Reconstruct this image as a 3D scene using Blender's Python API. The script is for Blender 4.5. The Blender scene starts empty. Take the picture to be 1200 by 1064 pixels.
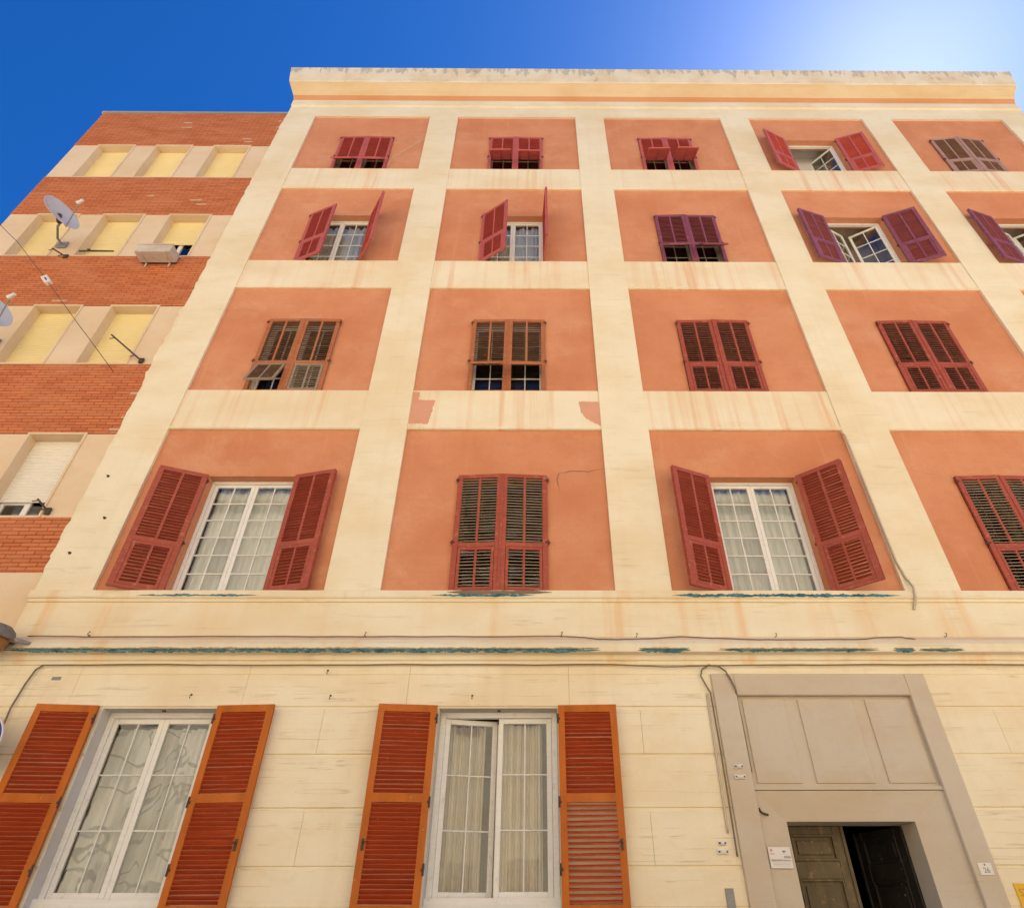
import bpy, math, random
from mathutils import Vector, Matrix
R = math.radians
random.seed(7)
scene = bpy.context.scene
COL = scene.collection

# ------------------------------------------------------------------ camera
D = 7.2            # camera to facade
EYE = 1.6
PITCH, YAW, ROLL = R(37.89), R(0.45), R(-0.16)
fw = Vector((math.sin(YAW)*math.cos(PITCH), math.cos(YAW)*math.cos(PITCH), math.sin(PITCH)))
rt0 = Vector((math.cos(YAW), -math.sin(YAW), 0)); up0 = rt0.cross(fw)
rt = rt0*math.cos(ROLL) + up0*math.sin(ROLL)
up = -rt0*math.sin(ROLL) + up0*math.cos(ROLL)
cd = bpy.data.cameras.new("camera"); cam = bpy.data.objects.new("camera", cd); COL.objects.link(cam)
cam.matrix_world = Matrix(((rt.x, up.x, -fw.x, 0), (rt.y, up.y, -fw.y, 0), (rt.z, up.z, -fw.z, EYE), (0, 0, 0, 1)))
cd.sensor_fit = 'HORIZONTAL'; cd.sensor_width = 36; cd.lens = 735/1200*36
cd.shift_x = -30/1200; cd.clip_end = 2000
scene.camera = cam

# ------------------------------------------------------------------ sky, sun, exposure
SUN_EL, SUN_AZ = R(56.0), R(53.5)          # azimuth from +Y (behind the facade) towards +X
SKY_STRENGTH, SUN_STRENGTH, EXPOSURE = 0.058, 5.0, 1.22
world = bpy.data.worlds.new("World"); scene.world = world; world.use_nodes = True
wt = world.node_tree; wt.nodes.clear()
sky = wt.nodes.new('ShaderNodeTexSky'); sky.sky_type = 'NISHITA'; sky.sun_disc = False
sky.sun_elevation = SUN_EL; sky.sun_rotation = SUN_AZ
sky.air_density = 1.1; sky.dust_density = 0.35; sky.ozone_density = 6.5
bg = wt.nodes.new('ShaderNodeBackground'); wo = wt.nodes.new('ShaderNodeOutputWorld')
bg.inputs['Strength'].default_value = SKY_STRENGTH
hs = wt.nodes.new('ShaderNodeHueSaturation'); gm = wt.nodes.new('ShaderNodeGamma')
hs.inputs['Saturation'].default_value = 1.28; hs.inputs['Hue'].default_value = .504; gm.inputs[1].default_value = 1.2
wt.links.new(sky.outputs[0], hs.inputs['Color']); wt.links.new(hs.outputs[0], gm.inputs[0]); wt.links.new(gm.outputs[0], bg.inputs[0]); wt.links.new(bg.outputs[0], wo.inputs[0])
sd = bpy.data.lights.new("sun", 'SUN'); sd.energy = SUN_STRENGTH; sd.angle = R(0.5); sd.color = (1, .95, .88)
sun = bpy.data.objects.new("sun", sd); COL.objects.link(sun); sun.location = (30, 40, 50)
sdir = Vector((math.sin(SUN_AZ)*math.cos(SUN_EL), math.cos(SUN_AZ)*math.cos(SUN_EL), math.sin(SUN_EL)))
sun.rotation_euler = sdir.to_track_quat('Z', 'Y').to_euler()
vs = scene.view_settings
vs.view_transform = 'Standard'; vs.look = 'None'; vs.gamma = 1; vs.use_curve_mapping = False
vs.exposure = EXPOSURE

# ------------------------------------------------------------------ node materials
def srgb(r, g, b):
    f = lambda c: (c/255/12.92) if c/255 <= .04045 else ((c/255+.055)/1.055)**2.4
    return (f(r), f(g), f(b), 1)

class G:
    """a small builder of material node trees"""
    def __init__(s, name):
        s.m = bpy.data.materials.new(name); s.m.use_nodes = True
        s.t = s.m.node_tree; s.b = s.t.nodes['Principled BSDF']; s.out = s.t.nodes['Material Output']
    def n(s, typ, **kw):
        x = s.t.nodes.new(typ)
        for k, v in kw.items(): setattr(x, k, v)
        return x
    def set(s, sock, v):
        if hasattr(v, 'is_output') or isinstance(v, bpy.types.NodeSocket): s.t.links.new(v, sock)
        else: sock.default_value = v
    def pos(s, scale=(1, 1, 1), obj=False, loc=(0, 0, 0)):
        if obj: src = s.n('ShaderNodeTexCoord').outputs['Object']
        else: src = s.n('ShaderNodeNewGeometry').outputs['Position']
        mp = s.n('ShaderNodeMapping'); mp.inputs['Scale'].default_value = scale; mp.inputs['Location'].default_value = loc
        s.set(mp.inputs['Vector'], src); return mp.outputs[0]
    def noise(s, vec, scale=1, detail=5, rough=.55, dist=0):
        x = s.n('ShaderNodeTexNoise'); s.set(x.inputs['Vector'], vec)
        x.inputs['Scale'].default_value = scale; x.inputs['Detail'].default_value = detail
        x.inputs['Roughness'].default_value = rough; x.inputs['Distortion'].default_value = dist
        return x.outputs[0]
    def ramp(s, v, a, b, lo=0., hi=1.):
        x = s.n('ShaderNodeMapRange'); s.set(x.inputs[0], v)
        x.inputs[1].default_value = a; x.inputs[2].default_value = b; x.inputs[3].default_value = lo; x.inputs[4].default_value = hi
        x.interpolation_type = 'SMOOTHSTEP'; return x.outputs[0]
    def math(s, op, a, b=0.):
        x = s.n('ShaderNodeMath', operation=op); s.set(x.inputs[0], a); s.set(x.inputs[1], b); return x.outputs[0]
    def mix(s, f, a, b, mode='MIX'):
        x = s.n('ShaderNodeMix', data_type='RGBA', blend_type=mode)
        s.set(x.inputs[0], f); s.set(x.inputs[6], a); s.set(x.inputs[7], b); return x.outputs[2]
    def z(s):
        x = s.n('ShaderNodeSeparateXYZ'); s.set(x.inputs[0], s.n('ShaderNodeNewGeometry').outputs['Position']); return x.outputs[2]
    def rnd(s): return s.n('ShaderNodeObjectInfo').outputs['Random']
    def fin(s, col, rough=.85, bump=None, bs=.3, bd=.01, metal=0, spec=.3):
        s.set(s.b.inputs['Base Color'], col); s.set(s.b.inputs['Roughness'], rough)
        s.b.inputs['Metallic'].default_value = metal; s.b.inputs['Specular IOR Level'].default_value = spec
        if bump is not None:
            bn = s.n('ShaderNodeBump'); bn.inputs['Strength'].default_value = bs; bn.inputs['Distance'].default_value = bd
            s.set(bn.inputs['Height'], bump); s.t.links.new(bn.outputs[0], s.b.inputs['Normal'])
        return s.m

def c4(c, k=1): return (c[0]*k, c[1]*k, c[2]*k, 1)

CREAM = (.86, .775, .57)
def plaster(name, base, streak=0., lines=.5, blotch=.5, streak_col=(.72, .33, .13), streak_scale=1., dirt=.0, cracks=0., wide=0.):
    g = G(name)
    big = g.noise(g.pos((.5, .5, .9)), 1.3, 4, .6)
    mid = g.noise(g.pos((2.5, 2.5, 4)), 1.6, 6, .65)
    col = g.mix(g.ramp(big, .35, .7), c4(base), c4((base[0]*.93, base[1]*.86, base[2]*.76)))
    col = g.mix(g.math('MULTIPLY', g.ramp(mid, .5, .75), .35*blotch), col, c4((base[0]*.86, base[1]*.76, base[2]*.62)))
    # horizontal drag marks of the trowel, broken along their length
    ln = g.noise(g.pos((1.1, 1.1, 26)), 1.0, 4, .6, .15)
    lm = g.ramp(ln, .60, .66)
    br = g.ramp(g.noise(g.pos((.9, .9, 2.2), loc=(3, 0, 7)), 1.4, 3), .5, .62)
    lm2 = g.math('MULTIPLY', lm, br)
    col = g.mix(g.math('MULTIPLY', lm2, .34*lines), col, c4((base[0]*.62, base[1]*.47, base[2]*.32)))
    ck = None
    if cracks:      # thin wandering hairlines, mostly level
        cn = g.noise(g.pos((.20, .20, 9), loc=(1, 4, 2)), 1.0, 3, .5, .0)
        d = g.math('ABSOLUTE', g.math('SUBTRACT', cn, .5))
        ck = g.math('MULTIPLY', g.ramp(d, .0, .012, 1, 0), g.ramp(g.noise(g.pos((2.6, 2.6, 2.6), loc=(8, 3, 3)), 1.3, 4), .40, .58))
        col = g.mix(g.math('MULTIPLY', ck, .62*cracks), col, c4((base[0]*.55, base[1]*.40, base[2]*.27)))
    fine = g.noise(g.pos((14, 14, 14)), 3, 6, .7)
    col = g.mix(g.math('MULTIPLY', g.ramp(fine, .35, .7), .12), col, c4((base[0]*.8, base[1]*.74, base[2]*.66)))
    if streak:
        st = g.noise(g.pos((9*streak_scale, 9*streak_scale, .22)), 1, 3, .55)
        st2 = g.noise(g.pos((2.6*streak_scale, 2.6*streak_scale, .1), loc=(9, 1, 0)), 1, 2, .5)
        sm = g.math('MULTIPLY', g.ramp(st, .47-wide, .70), g.ramp(st2, .40-wide, .62))
        sm = g.math('MULTIPLY', sm, g.ramp(g.noise(g.pos((.75, .75, .12), loc=(2, 8, 3)), 1.2, 3), .40, .60, .34, 1))
        col = g.mix(g.math('MULTIPLY', sm, streak), col, c4(streak_col))
    if dirt:
        dm = g.ramp(g.noise(g.pos((1.7, 1.7, 1.2), loc=(5, 5, 5)), 1, 6, .7), .55, .8)
        col = g.mix(g.math('MULTIPLY', dm, dirt), col, c4((.33, .27, .2)))
    h = g.math('ADD', g.math('MULTIPLY', fine, .35), g.math('MULTIPLY', lm2, -.6))
    h = g.math('ADD', h, g.math('MULTIPLY', mid, .5))
    if ck is not None: h = g.math('ADD', h, g.math('MULTIPLY', ck, -.8))
    return g.fin(col, .9, h, .35, .012, spec=.2)

def stucco(name, base):
    g = G(name)
    big = g.noise(g.pos((.8, .8, .8)), 1.1, 5, .6)
    col = g.mix(g.ramp(big, .3, .72), c4(base), c4((base[0]*.88, base[1]*.76, base[2]*.70)))
    pale = g.ramp(g.noise(g.pos((.7, .7, .9), loc=(6, 2, 4)), 1.5, 6, .68), .50, .70)
    col = g.mix(g.math('MULTIPLY', pale, .42), col, c4((base[0]*1.08, base[1]*1.32, base[2]*1.5)))
    tr = g.ramp(g.noise(g.pos((1.8, 1.8, 11), loc=(3, 1, 2)), 1.3, 4, .6, .6), .50, .66)
    col = g.mix(g.math('MULTIPLY', tr, .13), col, c4((base[0]*.78, base[1]*.62, base[2]*.55)))
    st = g.ramp(g.noise(g.pos((7, 7, .35)), 1, 4, .6), .55, .78)
    col = g.mix(g.math('MULTIPLY', st, .38), col, c4((base[0]*1.12, base[1]*1.22, base[2]*1.2)))
    gr = g.noise(g.pos((60, 60, 60)), 1, 4, .7)
    col = g.mix(g.math('MULTIPLY', g.ramp(gr, .42, .68), .28), col, c4((base[0]*.74, base[1]*.62, base[2]*.56)))
    mid = g.ramp(g.noise(g.pos((3, 3, 3), loc=(2, 7, 1)), 1, 6, .7), .55, .75)
    col = g.mix(g.math('MULTIPLY', mid, .3), col, c4((base[0]*.8, base[1]*.66, base[2]*.6)))
    return g.fin(col, .95, gr, .55, .006, spec=.15)

def paint(name, base, wear=None, wear_amt=.3, rough=.55, var=.25, grain=(3, 3, 40), worn_to=.55, spec=.35):
    g = G(name)
    n1 = g.noise(g.pos(grain, obj=True), 1, 5, .6)
    col = g.mix(g.ramp(n1, .3, .7), c4(base), c4(base, 1-var))
    ob = g.math('MULTIPLY', g.rnd(), .22)
    col = g.mix(ob, col, c4((base[0]*.8+.02, base[1]*.8+.02, base[2]*.8+.02)))
    if wear:
        n2 = g.noise(g.pos((6, 6, 6), obj=True), 1.7, 7, .72)
        col = g.mix(g.math('MULTIPLY', g.ramp(n2, worn_to, worn_to+.1), wear_amt), col, c4(wear))
        fade = g.ramp(g.noise(g.pos((1.6, 1.6, 1.1), obj=True, loc=(3, 3, 3)), 1.2, 4, .6), .45, .7)
        col = g.mix(g.math('MULTIPLY', fade, .28*min(1, wear_amt*2)), col, c4((min(.9, base[0]*1.15+.05), base[1]*1.2+.05, base[2]*1.2+.04)))
        chip = g.ramp(g.noise(g.pos((15, 15, 11), obj=True, loc=(1, 5, 2)), 1.3, 5, .7), .66, .69)
        col = g.mix(g.math('MULTIPLY', chip, min(.8, wear_amt*1.3)), col, c4((.55, .42, .30)))
    return g.fin(col, rough, n1, .2, .003, spec=spec)

M = {}
M['cream'] = plaster('cream_plaster', CREAM, lines=.6, cracks=.3, streak=.16, streak_scale=.8, streak_col=(.70, .52, .32))
M['cream_ground'] = plaster('cream_ground_plaster', (.88, .785, .575), lines=.6, blotch=.9, cracks=.6, streak=.22, streak_scale=.6, streak_col=(.56, .42, .26), wide=.03)
M['cream_stained'] = plaster('cream_stained_plaster', (.86, .77, .57), streak=.72, lines=.5, streak_col=(.74, .42, .23), wide=.05)
M['cream_dripped'] = plaster('cream_dripped_plaster', (.85, .76, .56), streak=.55, streak_scale=.5, lines=.6, streak_col=(.76, .45, .18), wide=.02, cracks=.4)
M['cream_cornice'] = plaster('cream_cornice_plaster', (.80, .70, .52), lines=.3, dirt=.25)
M['ochre'] = plaster('ochre_plaster', (.80, .60, .34), lines=.4, blotch=.8)
M['orange_band'] = plaster('orange_band_paint', (.76, .36, .16), lines=.2)
M['salmon_fascia'] = plaster('salmon_fascia_plaster', (.80, .61, .42), streak=.3, lines=.4)
M['stucco'] = stucco('salmon_stucco', (.68, .302, .16))
M['render'] = plaster('beige_render', (.78, .62, .43), lines=.15, blotch=.6)
M['grey_surround'] = plaster('taupe_surround_paint', (.60, .52, .41), lines=.35, blotch=.8, dirt=.16)
M['grey_reveal'] = plaster('grey_reveal_plaster', (.62, .59, .55), lines=.2)
M['white_frame'] = paint('white_window_paint', (.82, .79, .72), (.5, .42, .33), .3, .45, .08)
M['white_plastic'] = paint('white_plastic', (.8, .76, .7), None, 0, .4, .05)
M['dusty_plastic'] = paint('dusty_beige_plastic', (.66, .56, .46), (.45, .33, .24), .5, .6, .2, (4, 4, 4))
M['shutter_red'] = paint('dark_red_shutter_paint', (.43, .082, .042), (.58, .30, .16), .34, .55, .3)
M['shutter_red_slat'] = paint('dark_red_slat_paint', (.36, .060, .030), (.40, .16, .08), .3, .6, .3)
M['shutter_plum'] = paint('plum_shutter_paint', (.28, .075, .115), (.45, .22, .18), .4, .55, .3)
M['shutter_plum_slat'] = paint('plum_slat_paint', (.26, .050, .055), None, 0, .6, .3)
M['shutter_rose'] = paint('rose_shutter_paint', (.56, .12, .10), (.6, .25, .18), .3, .55, .25)
M['shutter_rose_slat'] = paint('rose_slat_paint', (.50, .062, .040), None, 0, .6, .3)
M['shutter_brick'] = paint('brick_red_shutter_paint', (.50, .165, .055), (.5, .3, .2), .45, .6, .35)
M['slat_brown'] = paint('weathered_brown_slats', (.20, .095, .05), (.36, .22, .12), .7, .7, .4)
M['slat_redbrown'] = paint('weathered_red_brown_slats', (.27, .075, .042), (.42, .22, .13), .4, .7, .4)
M['slat_grey'] = paint('weathered_grey_slats', (.42, .31, .21), (.12, .08, .05), .5, .75, .35)
M['shutter_brown'] = paint('worn_brown_shutter_paint', (.22, .075, .035), (.4, .25, .14), .6, .65, .35)
M['grey_wood'] = paint('bare_grey_wood', (.36, .27, .19), (.2, .13, .08), .5, .8, .3)
M['shutter_faded'] = paint('faded_pink_grey_shutter', (.46, .27, .22), (.6, .42, .32), .4, .7, .3)
M['slat_faded'] = paint('faded_brown_slats', (.30, .15, .085), None, 0, .7, .3)
M['wood_orange'] = paint('varnished_orange_wood', (.56, .145, .016), (.40, .095, .018), .45, .6, .3, (5, 5, 1.2), spec=.15)
M['slat_crimson'] = paint('crimson_slats', (.52, .082, .022), (.40, .05, .015), .35, .65, .28, spec=.15)
M['hinge_iron'] = paint('painted_hinge_iron', (.13, .035, .022), (.2, .08, .04), .5, .7, .3)
M['iron'] = paint('dark_rusty_iron', (.085, .052, .035), (.22, .10, .045), .6, .7, .3)
M['cable'] = paint('dusty_cable_sheath', (.24, .17, .11), None, 0, .7, .2)
M['cable_dark'] = paint('dark_cable_sheath', (.07, .055, .045), None, 0, .6, .2)
M['pale_conduit'] = paint('pale_conduit_plastic', (.62, .52, .38), None, 0, .6, .15)
M['grey_metal'] = paint('weathered_grey_metal', (.30, .29, .27), (.45, .4, .33), .5, .5, .25)
M['lamp_grey'] = paint('dusty_grey_lamp_metal', (.25, .22, .18), (.14, .11, .08), .7, .7, .4, (8, 8, 8), .5)
M['dish_white'] = paint('pale_grey_dish_enamel', (.56, .57, .60), (.42, .40, .38), .25, .35, .06, (2, 2, 2))
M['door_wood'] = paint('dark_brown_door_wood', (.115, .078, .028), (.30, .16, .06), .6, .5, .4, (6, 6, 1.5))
M['door_shaded'] = paint('shaded_door_wood', (.022, .016, .012), (.05, .03, .02), .5, .45, .4, (6, 6, 1.5))  # the door wood again, darkened for the shade of the hall
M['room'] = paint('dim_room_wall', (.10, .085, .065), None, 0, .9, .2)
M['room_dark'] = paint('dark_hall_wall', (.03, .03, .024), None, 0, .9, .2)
M['yellow_shutter'] = paint('yellow_roller_slats', (.86, .70, .34), None, 0, .5, .06, (2, 2, 2))
M['white_shutter'] = paint('cream_white_roller_slats', (.84, .78, .66), None, 0, .5, .06, (2, 2, 2))
M['broken_edge_shade'] = plaster('shaded_broken_plaster', (.42, .33, .22), lines=0, dirt=.6)  # broken plaster with the shadow of its edge mixed into the brown
M['slab_grey'] = plaster('grey_slab_edge', (.40, .35, .29), lines=.2)
M['bare_patch'] = plaster('bare_pink_patch', (.70, .36, .24), lines=.2)
M['pale_brick'] = paint('pale_brick_face', (.66, .44, .28), None, 0, .9, .2)
M['white_enamel'] = paint('white_enamel_sign', (.78, .72, .64), None, 0, .35, .04)
M['ink_grey'] = paint('grey_sign_ink', (.22, .2, .2), None, 0, .6, .05)
M['ink_red'] = paint('faded_red_sign_ink', (.62, .36, .30), None, 0, .6, .05)
M['ink_faint'] = paint('faint_sign_ink', (.52, .47, .44), None, 0, .6, .05)
M['sign_yellow'] = paint('yellow_sign_board', (.80, .46, .025), None, 0, .45, .06)
M['ink_ochre'] = paint('ochre_sign_ink', (.50, .25, .02), None, 0, .6, .05)
M['sign_blue'] = paint('blue_traffic_sign', (.006, .02, .30), None, 0, .35, .05)
M['amber'] = paint('amber_lamp_glass', (.34, .15, .045), None, 0, .25, .1)

def blue_patch():
    g = G('exposed_blue_plaster')
    n = g.noise(g.pos((5, 5, 14)), 2, 6, .7)
    col = g.mix(g.ramp(n, .35, .65), (.018, .095, .135, 1), (.12, .29, .32, 1))
    d = g.ramp(g.noise(g.pos((14, 14, 30), loc=(1, 2, 3)), 1.5, 5, .7), .55, .7)
    col = g.mix(g.math('MULTIPLY', d, .8), col, (.24, .17, .10, 1))
    return g.fin(col, .9, n, .8, .02)
M['blue_patch'] = blue_patch()

def flaked_top():
    g = G('flaking_parapet_plaster')
    base = (.80, .71, .54)
    n = g.noise(g.pos((1.4, 1.4, 1.4)), 1.2, 5, .6)
    col = g.mix(g.ramp(n, .35, .7), c4(base), c4((base[0]*.9, base[1]*.82, base[2]*.72)))
    zz = g.z()
    fl = g.noise(g.pos((6.5, 6.5, 1.6)), 1, 4, .6)
    m = g.ramp(g.math('ADD', fl, g.ramp(zz, 19.40, 19.95, -.24, .03)), .50, .57)
    col = g.mix(g.math('MULTIPLY', m, .6), col, (.38, .37, .33, 1))
    d = g.ramp(g.noise(g.pos((3.4, 3.4, 2), loc=(4, 4, 1)), 1, 6, .7), .6, .72)
    col = g.mix(g.math('MULTIPLY', d, .5), col, (.45, .27, .13, 1))
    return g.fin(col, .95, g.math('SUBTRACT', n, m), .6, .02, spec=.1)
M['flaked'] = flaked_top()

def brick():
    g = G('orange_brick')
    b = g.n('ShaderNodeTexBrick')
    sx = g.n('ShaderNodeSeparateXYZ'); g.set(sx.inputs[0], g.n('ShaderNodeNewGeometry').outputs['Position'])
    cx = g.n('ShaderNodeCombineXYZ'); g.set(cx.inputs[0], sx.outputs[0]); g.set(cx.inputs[1], sx.outputs[2])
    g.set(b.inputs['Vector'], cx.outputs[0])
    b.inputs['Color1'].default_value = (.64, .20, .075, 1); b.inputs['Color2'].default_value = (.50, .135, .05, 1)
    b.inputs['Mortar'].default_value = (.19, .068, .035, 1)
    b.inputs['Scale'].default_value = 1; b.inputs['Mortar Size'].default_value = .0065; b.inputs['Mortar Smooth'].default_value = .2
    b.inputs['Brick Width'].default_value = .235; b.inputs['Row Height'].default_value = .058; b.inputs['Bias'].default_value = -.2
    n = g.noise(g.pos((.9, .9, 2.5)), 1.2, 5, .65)
    col = g.mix(g.math('MULTIPLY', g.ramp(n, .4, .7), .4), b.outputs[0], (.60, .26, .13, 1))
    ln = g.ramp(g.noise(g.pos((1.3, 1.3, 17)), 1, 3, .6), .5, .68)
    col = g.mix(g.math('MULTIPLY', ln, .4), col, (.62, .22, .09, 1))
    dk = g.ramp(g.noise(g.pos((4, 4, 17), loc=(5, 2, 0)), 1, 4, .6), .6, .7)
    col = g.mix(g.math('MULTIPLY', dk, .4), col, (.26, .06, .025, 1))
    return g.fin(col, .9, g.math('SUBTRACT', 1.0, b.outputs[1]), .6, .006, spec=.15)
M['brick'] = brick()

def glass():
    g = G('window_glass')
    tr = g.n('ShaderNodeBsdfTransparent'); tr.inputs[0].default_value = (.82, .85, .85, 1)
    gl = g.n('ShaderNodeBsdfGlossy'); gl.inputs['Roughness'].default_value = .02; gl.inputs[0].default_value = (1, 1, 1, 1)
    fr = g.n('ShaderNodeFresnel'); fr.inputs[0].default_value = 1.6
    bn = g.n('ShaderNodeBump'); bn.inputs['Strength'].default_value = .06; bn.inputs['Distance'].default_value = .02
    g.set(bn.inputs['Height'], g.noise(g.pos((2.4, 2.4, 1.6)), 1, 2)); g.t.links.new(bn.outputs[0], gl.inputs['Normal'])
    f = g.math('ADD', g.math('MULTIPLY', fr.outputs[0], 1.1), .05)
    mx = g.n('ShaderNodeMixShader'); g.set(mx.inputs[0], f)
    g.t.links.new(tr.outputs[0], mx.inputs[1]); g.t.links.new(gl.outputs[0], mx.inputs[2]); g.t.links.new(mx.outputs[0], g.out.inputs[0])
    return g.m
M['glass'] = glass()

def cloth(name, base, pattern=False):
    g = G(name)
    col = c4(base)
    if pattern:
        p = g.pos((1, 0, 1))
        nz = g.noise(p, 1.25, 2, .5, 2.0)
        w = g.math('ABSOLUTE', g.math('SUBTRACT', g.math('FRACT', g.math('MULTIPLY', nz, 5)), .5))
        broad = g.ramp(g.noise(g.pos((4.2, 0, .7), loc=(2, 0, 1)), 1.0, 2), .47, .56)
        col = g.mix(g.math('MULTIPLY', broad, .42), c4(base), (.26, .27, .22, 1))
        line = g.ramp(w, .05, .13, 1, 0)
        col = g.mix(g.math('MULTIPLY', line, .55), col, (.16, .17, .15, 1))
    else:
        n = g.noise(g.pos((7, 1, .5)), 1, 2)
        col = g.mix(g.ramp(n, .35, .7), c4(base), c4(base, .86))  # upright bands paint the shading of folds into the cloth
    return g.fin(col, .95, spec=.1)
M['net'] = cloth('white_net_cloth', (.86, .84, .80))
M['linen'] = cloth('beige_linen', (.84, .73, .58))
M['print'] = cloth('printed_cloth', (.86, .83, .79), True)

def flat_ground(name, base, sc):
    g = G(name)
    n = g.noise(g.pos((sc, sc, sc)), 1, 8, .7)
    col = g.mix(g.ramp(n, .3, .7), c4(base), c4(base, .75))
    return g.fin(col, .9, n, .4, .01)
M['asphalt'] = flat_ground('worn_pale_asphalt', (.16, .145, .125), 9)
M['paving'] = flat_ground('stone_paving', (.56, .47, .36), 6)

# ------------------------------------------------------------------ mesh helpers
class MB:
    def __init__(s): s.v = []; s.f = []; s.mi = []
    def face(s, pts, mi=0):
        i = len(s.v); s.v += [tuple(p) for p in pts]; s.f.append(tuple(range(i, i+len(pts)))); s.mi.append(mi)
    def quad_mesh(s, vs_, fs, mi=0):
        i = len(s.v); s.v += [tuple(p) for p in vs_]
        for f in fs: s.f.append(tuple(i+k for k in f)); s.mi.append(mi)
    def box(s, x0, x1, y0, y1, z0, z1, mi=0, xf=None):
        p = [(x0, y0, z0), (x1, y0, z0), (x1, y1, z0), (x0, y1, z0), (x0, y0, z1), (x1, y0, z1), (x1, y1, z1), (x0, y1, z1)]
        if xf: p = [xf @ Vector(q) for q in p]
        s.quad_mesh(p, [(3, 2, 1, 0), (4, 5, 6, 7), (0, 1, 5, 4), (1, 2, 6, 5), (2, 3, 7, 6), (3, 0, 4, 7)], mi)
    def cbox(s, x0, x1, y0, y1, z0, z1, c=.006, mi=0, cx=None):
        """box whose front (-y) edges are chamfered by c"""
        e = c if cx is None else cx
        p = [(x0, y1, z0), (x1, y1, z0), (x1, y1, z1), (x0, y1, z1),
             (x0, y0+c, z0), (x1, y0+c, z0), (x1, y0+c, z1), (x0, y0+c, z1),
             (x0+e, y0, z0+c), (x1-e, y0, z0+c), (x1-e, y0, z1-c), (x0+e, y0, z1-c)]
        s.quad_mesh(p, [(0, 3, 2, 1), (0, 1, 5, 4), (1, 2, 6, 5), (2, 3, 7, 6), (3, 0, 4, 7),
                        (4, 5, 9, 8), (5, 6, 10, 9), (6, 7, 11, 10), (7, 4, 8, 11), (8, 9, 10, 11)], mi)
    def profile(s, x0, x1, prof, mitre=0, mi=None, close=True):
        """prof: (out, z) points, low to high, swept along x; mitred returns when mitre=1"""
        n = len(prof)
        L = [(x0 - o*mitre, -o, z) for o, z in prof]; Rr = [(x1 + o*mitre, -o, z) for o, z in prof]
        for k in range(n-1):
            m = mi[k] if mi else 0
            s.face([L[k], Rr[k], Rr[k+1], L[k+1]], m)
            if mitre:
                for E, sg in ((L, 1), (Rr, -1)):
                    a, b = E[k], E[k+1]
                    q = [a, b, (b[0], 6, b[2]), (a[0], 6, a[2])]
                    s.face(q if sg > 0 else q[::-1], m)
        if close and not mitre:
            for E, sg in ((L, 1), (Rr, -1)):
                q = [(E[0][0], .05, E[0][2])] + E + [(E[0][0], .05, E[-1][2])]
                s.face(q[::-1] if sg > 0 else q, mi[0] if mi else 0)
    def tube(s, pts, r, sides=6, mi=0, caps=True):
        pts = [Vector(p) for p in pts]; rings = []
        for i, p in enumerate(pts):
            d = (pts[min(i+1, len(pts)-1)] - pts[max(i-1, 0)]).normalized()
            a = d.cross(Vector((0, 0, 1)) if abs(d.z) < .9 else Vector((0, 1, 0))).normalized(); b = d.cross(a)
            rr = r[i] if isinstance(r, (list, tuple)) else r
            rings.append([p + (a*math.cos(t) + b*math.sin(t))*rr for t in [2*math.pi*k/sides for k in range(sides)]])
        vs_ = [q for ring in rings for q in ring]; fs = []
        for i in range(len(rings)-1):
            for k in range(sides):
                a, b = i*sides+k, i*sides+(k+1) % sides
                fs.append((a, b, b+sides, a+sides))
        if caps: fs += [tuple(range(sides))[::-1], tuple(range((len(rings)-1)*sides, len(rings)*sides))]
        s.quad_mesh(vs_, fs, mi)
    def lathe(s, prof, seg=24, mi=0, xf=None):
        """prof: (r, z) along the local z axis"""
        vs_ = []; fs = []
        for r, z in prof:
            for k in range(seg):
                t = 2*math.pi*k/seg; p = Vector((r*math.cos(t), r*math.sin(t), z)); vs_.append(xf @ p if xf else p)
        for i in range(len(prof)-1):
            for k in range(seg):
                a, b = i*seg+k, i*seg+(k+1) % seg
                fs.append((a, b, b+seg, a+seg))
        s.quad_mesh(vs_, fs, mi)
    def slab(s, outline, y_front, y_back, mi=0):
        """outline of (x, z), extruded from y_front to y_back"""
        n = len(outline)
        s.face([(x, y_front, z) for x, z in outline], mi)
        for k in range(n):
            (x, z), (x2, z2) = outline[k], outline[(k+1) % n]
            s.face([(x, y_front, z), (x, y_back, z), (x2, y_back, z2), (x2, y_front, z2)], mi)
    def mesh(s, name, mats, smooth=False):
        me = bpy.data.meshes.new(name); me.from_pydata(s.v, [], s.f)
        for m in mats: me.materials.append(M[m])
        for p, i in zip(me.polygons, s.mi): p.material_index = i; p.use_smooth = smooth
        me.validate(); return me
    def build(s, name, mats, parent=None, loc=(0, 0, 0), rot=(0, 0, 0), smooth=False, label=None):
        if isinstance(mats, str): mats = [mats]
        return put(name, s.mesh(name, mats, smooth), parent, loc, rot, label)

def put(name, me, parent=None, loc=(0, 0, 0), rot=(0, 0, 0), label=None):
    o = bpy.data.objects.new(name, me); COL.objects.link(o)
    o.parent = parent; o.location = loc; o.rotation_euler = rot
    if label: o['label'] = label
    return o
def empty(name, loc=(0, 0, 0)):
    o = bpy.data.objects.new(name, None); COL.objects.link(o); o.location = loc; return o
def tag(o, label, cat, group=None, kind=None):
    o['label'] = label; o['category'] = cat
    if group: o['group'] = group
    if kind: o['kind'] = kind
    return o
def copy_tree(o, parent=None):
    c = o.copy(); COL.objects.link(c); c.parent = parent
    for ch in list(o.children): copy_tree(ch, c)
    return c

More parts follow.
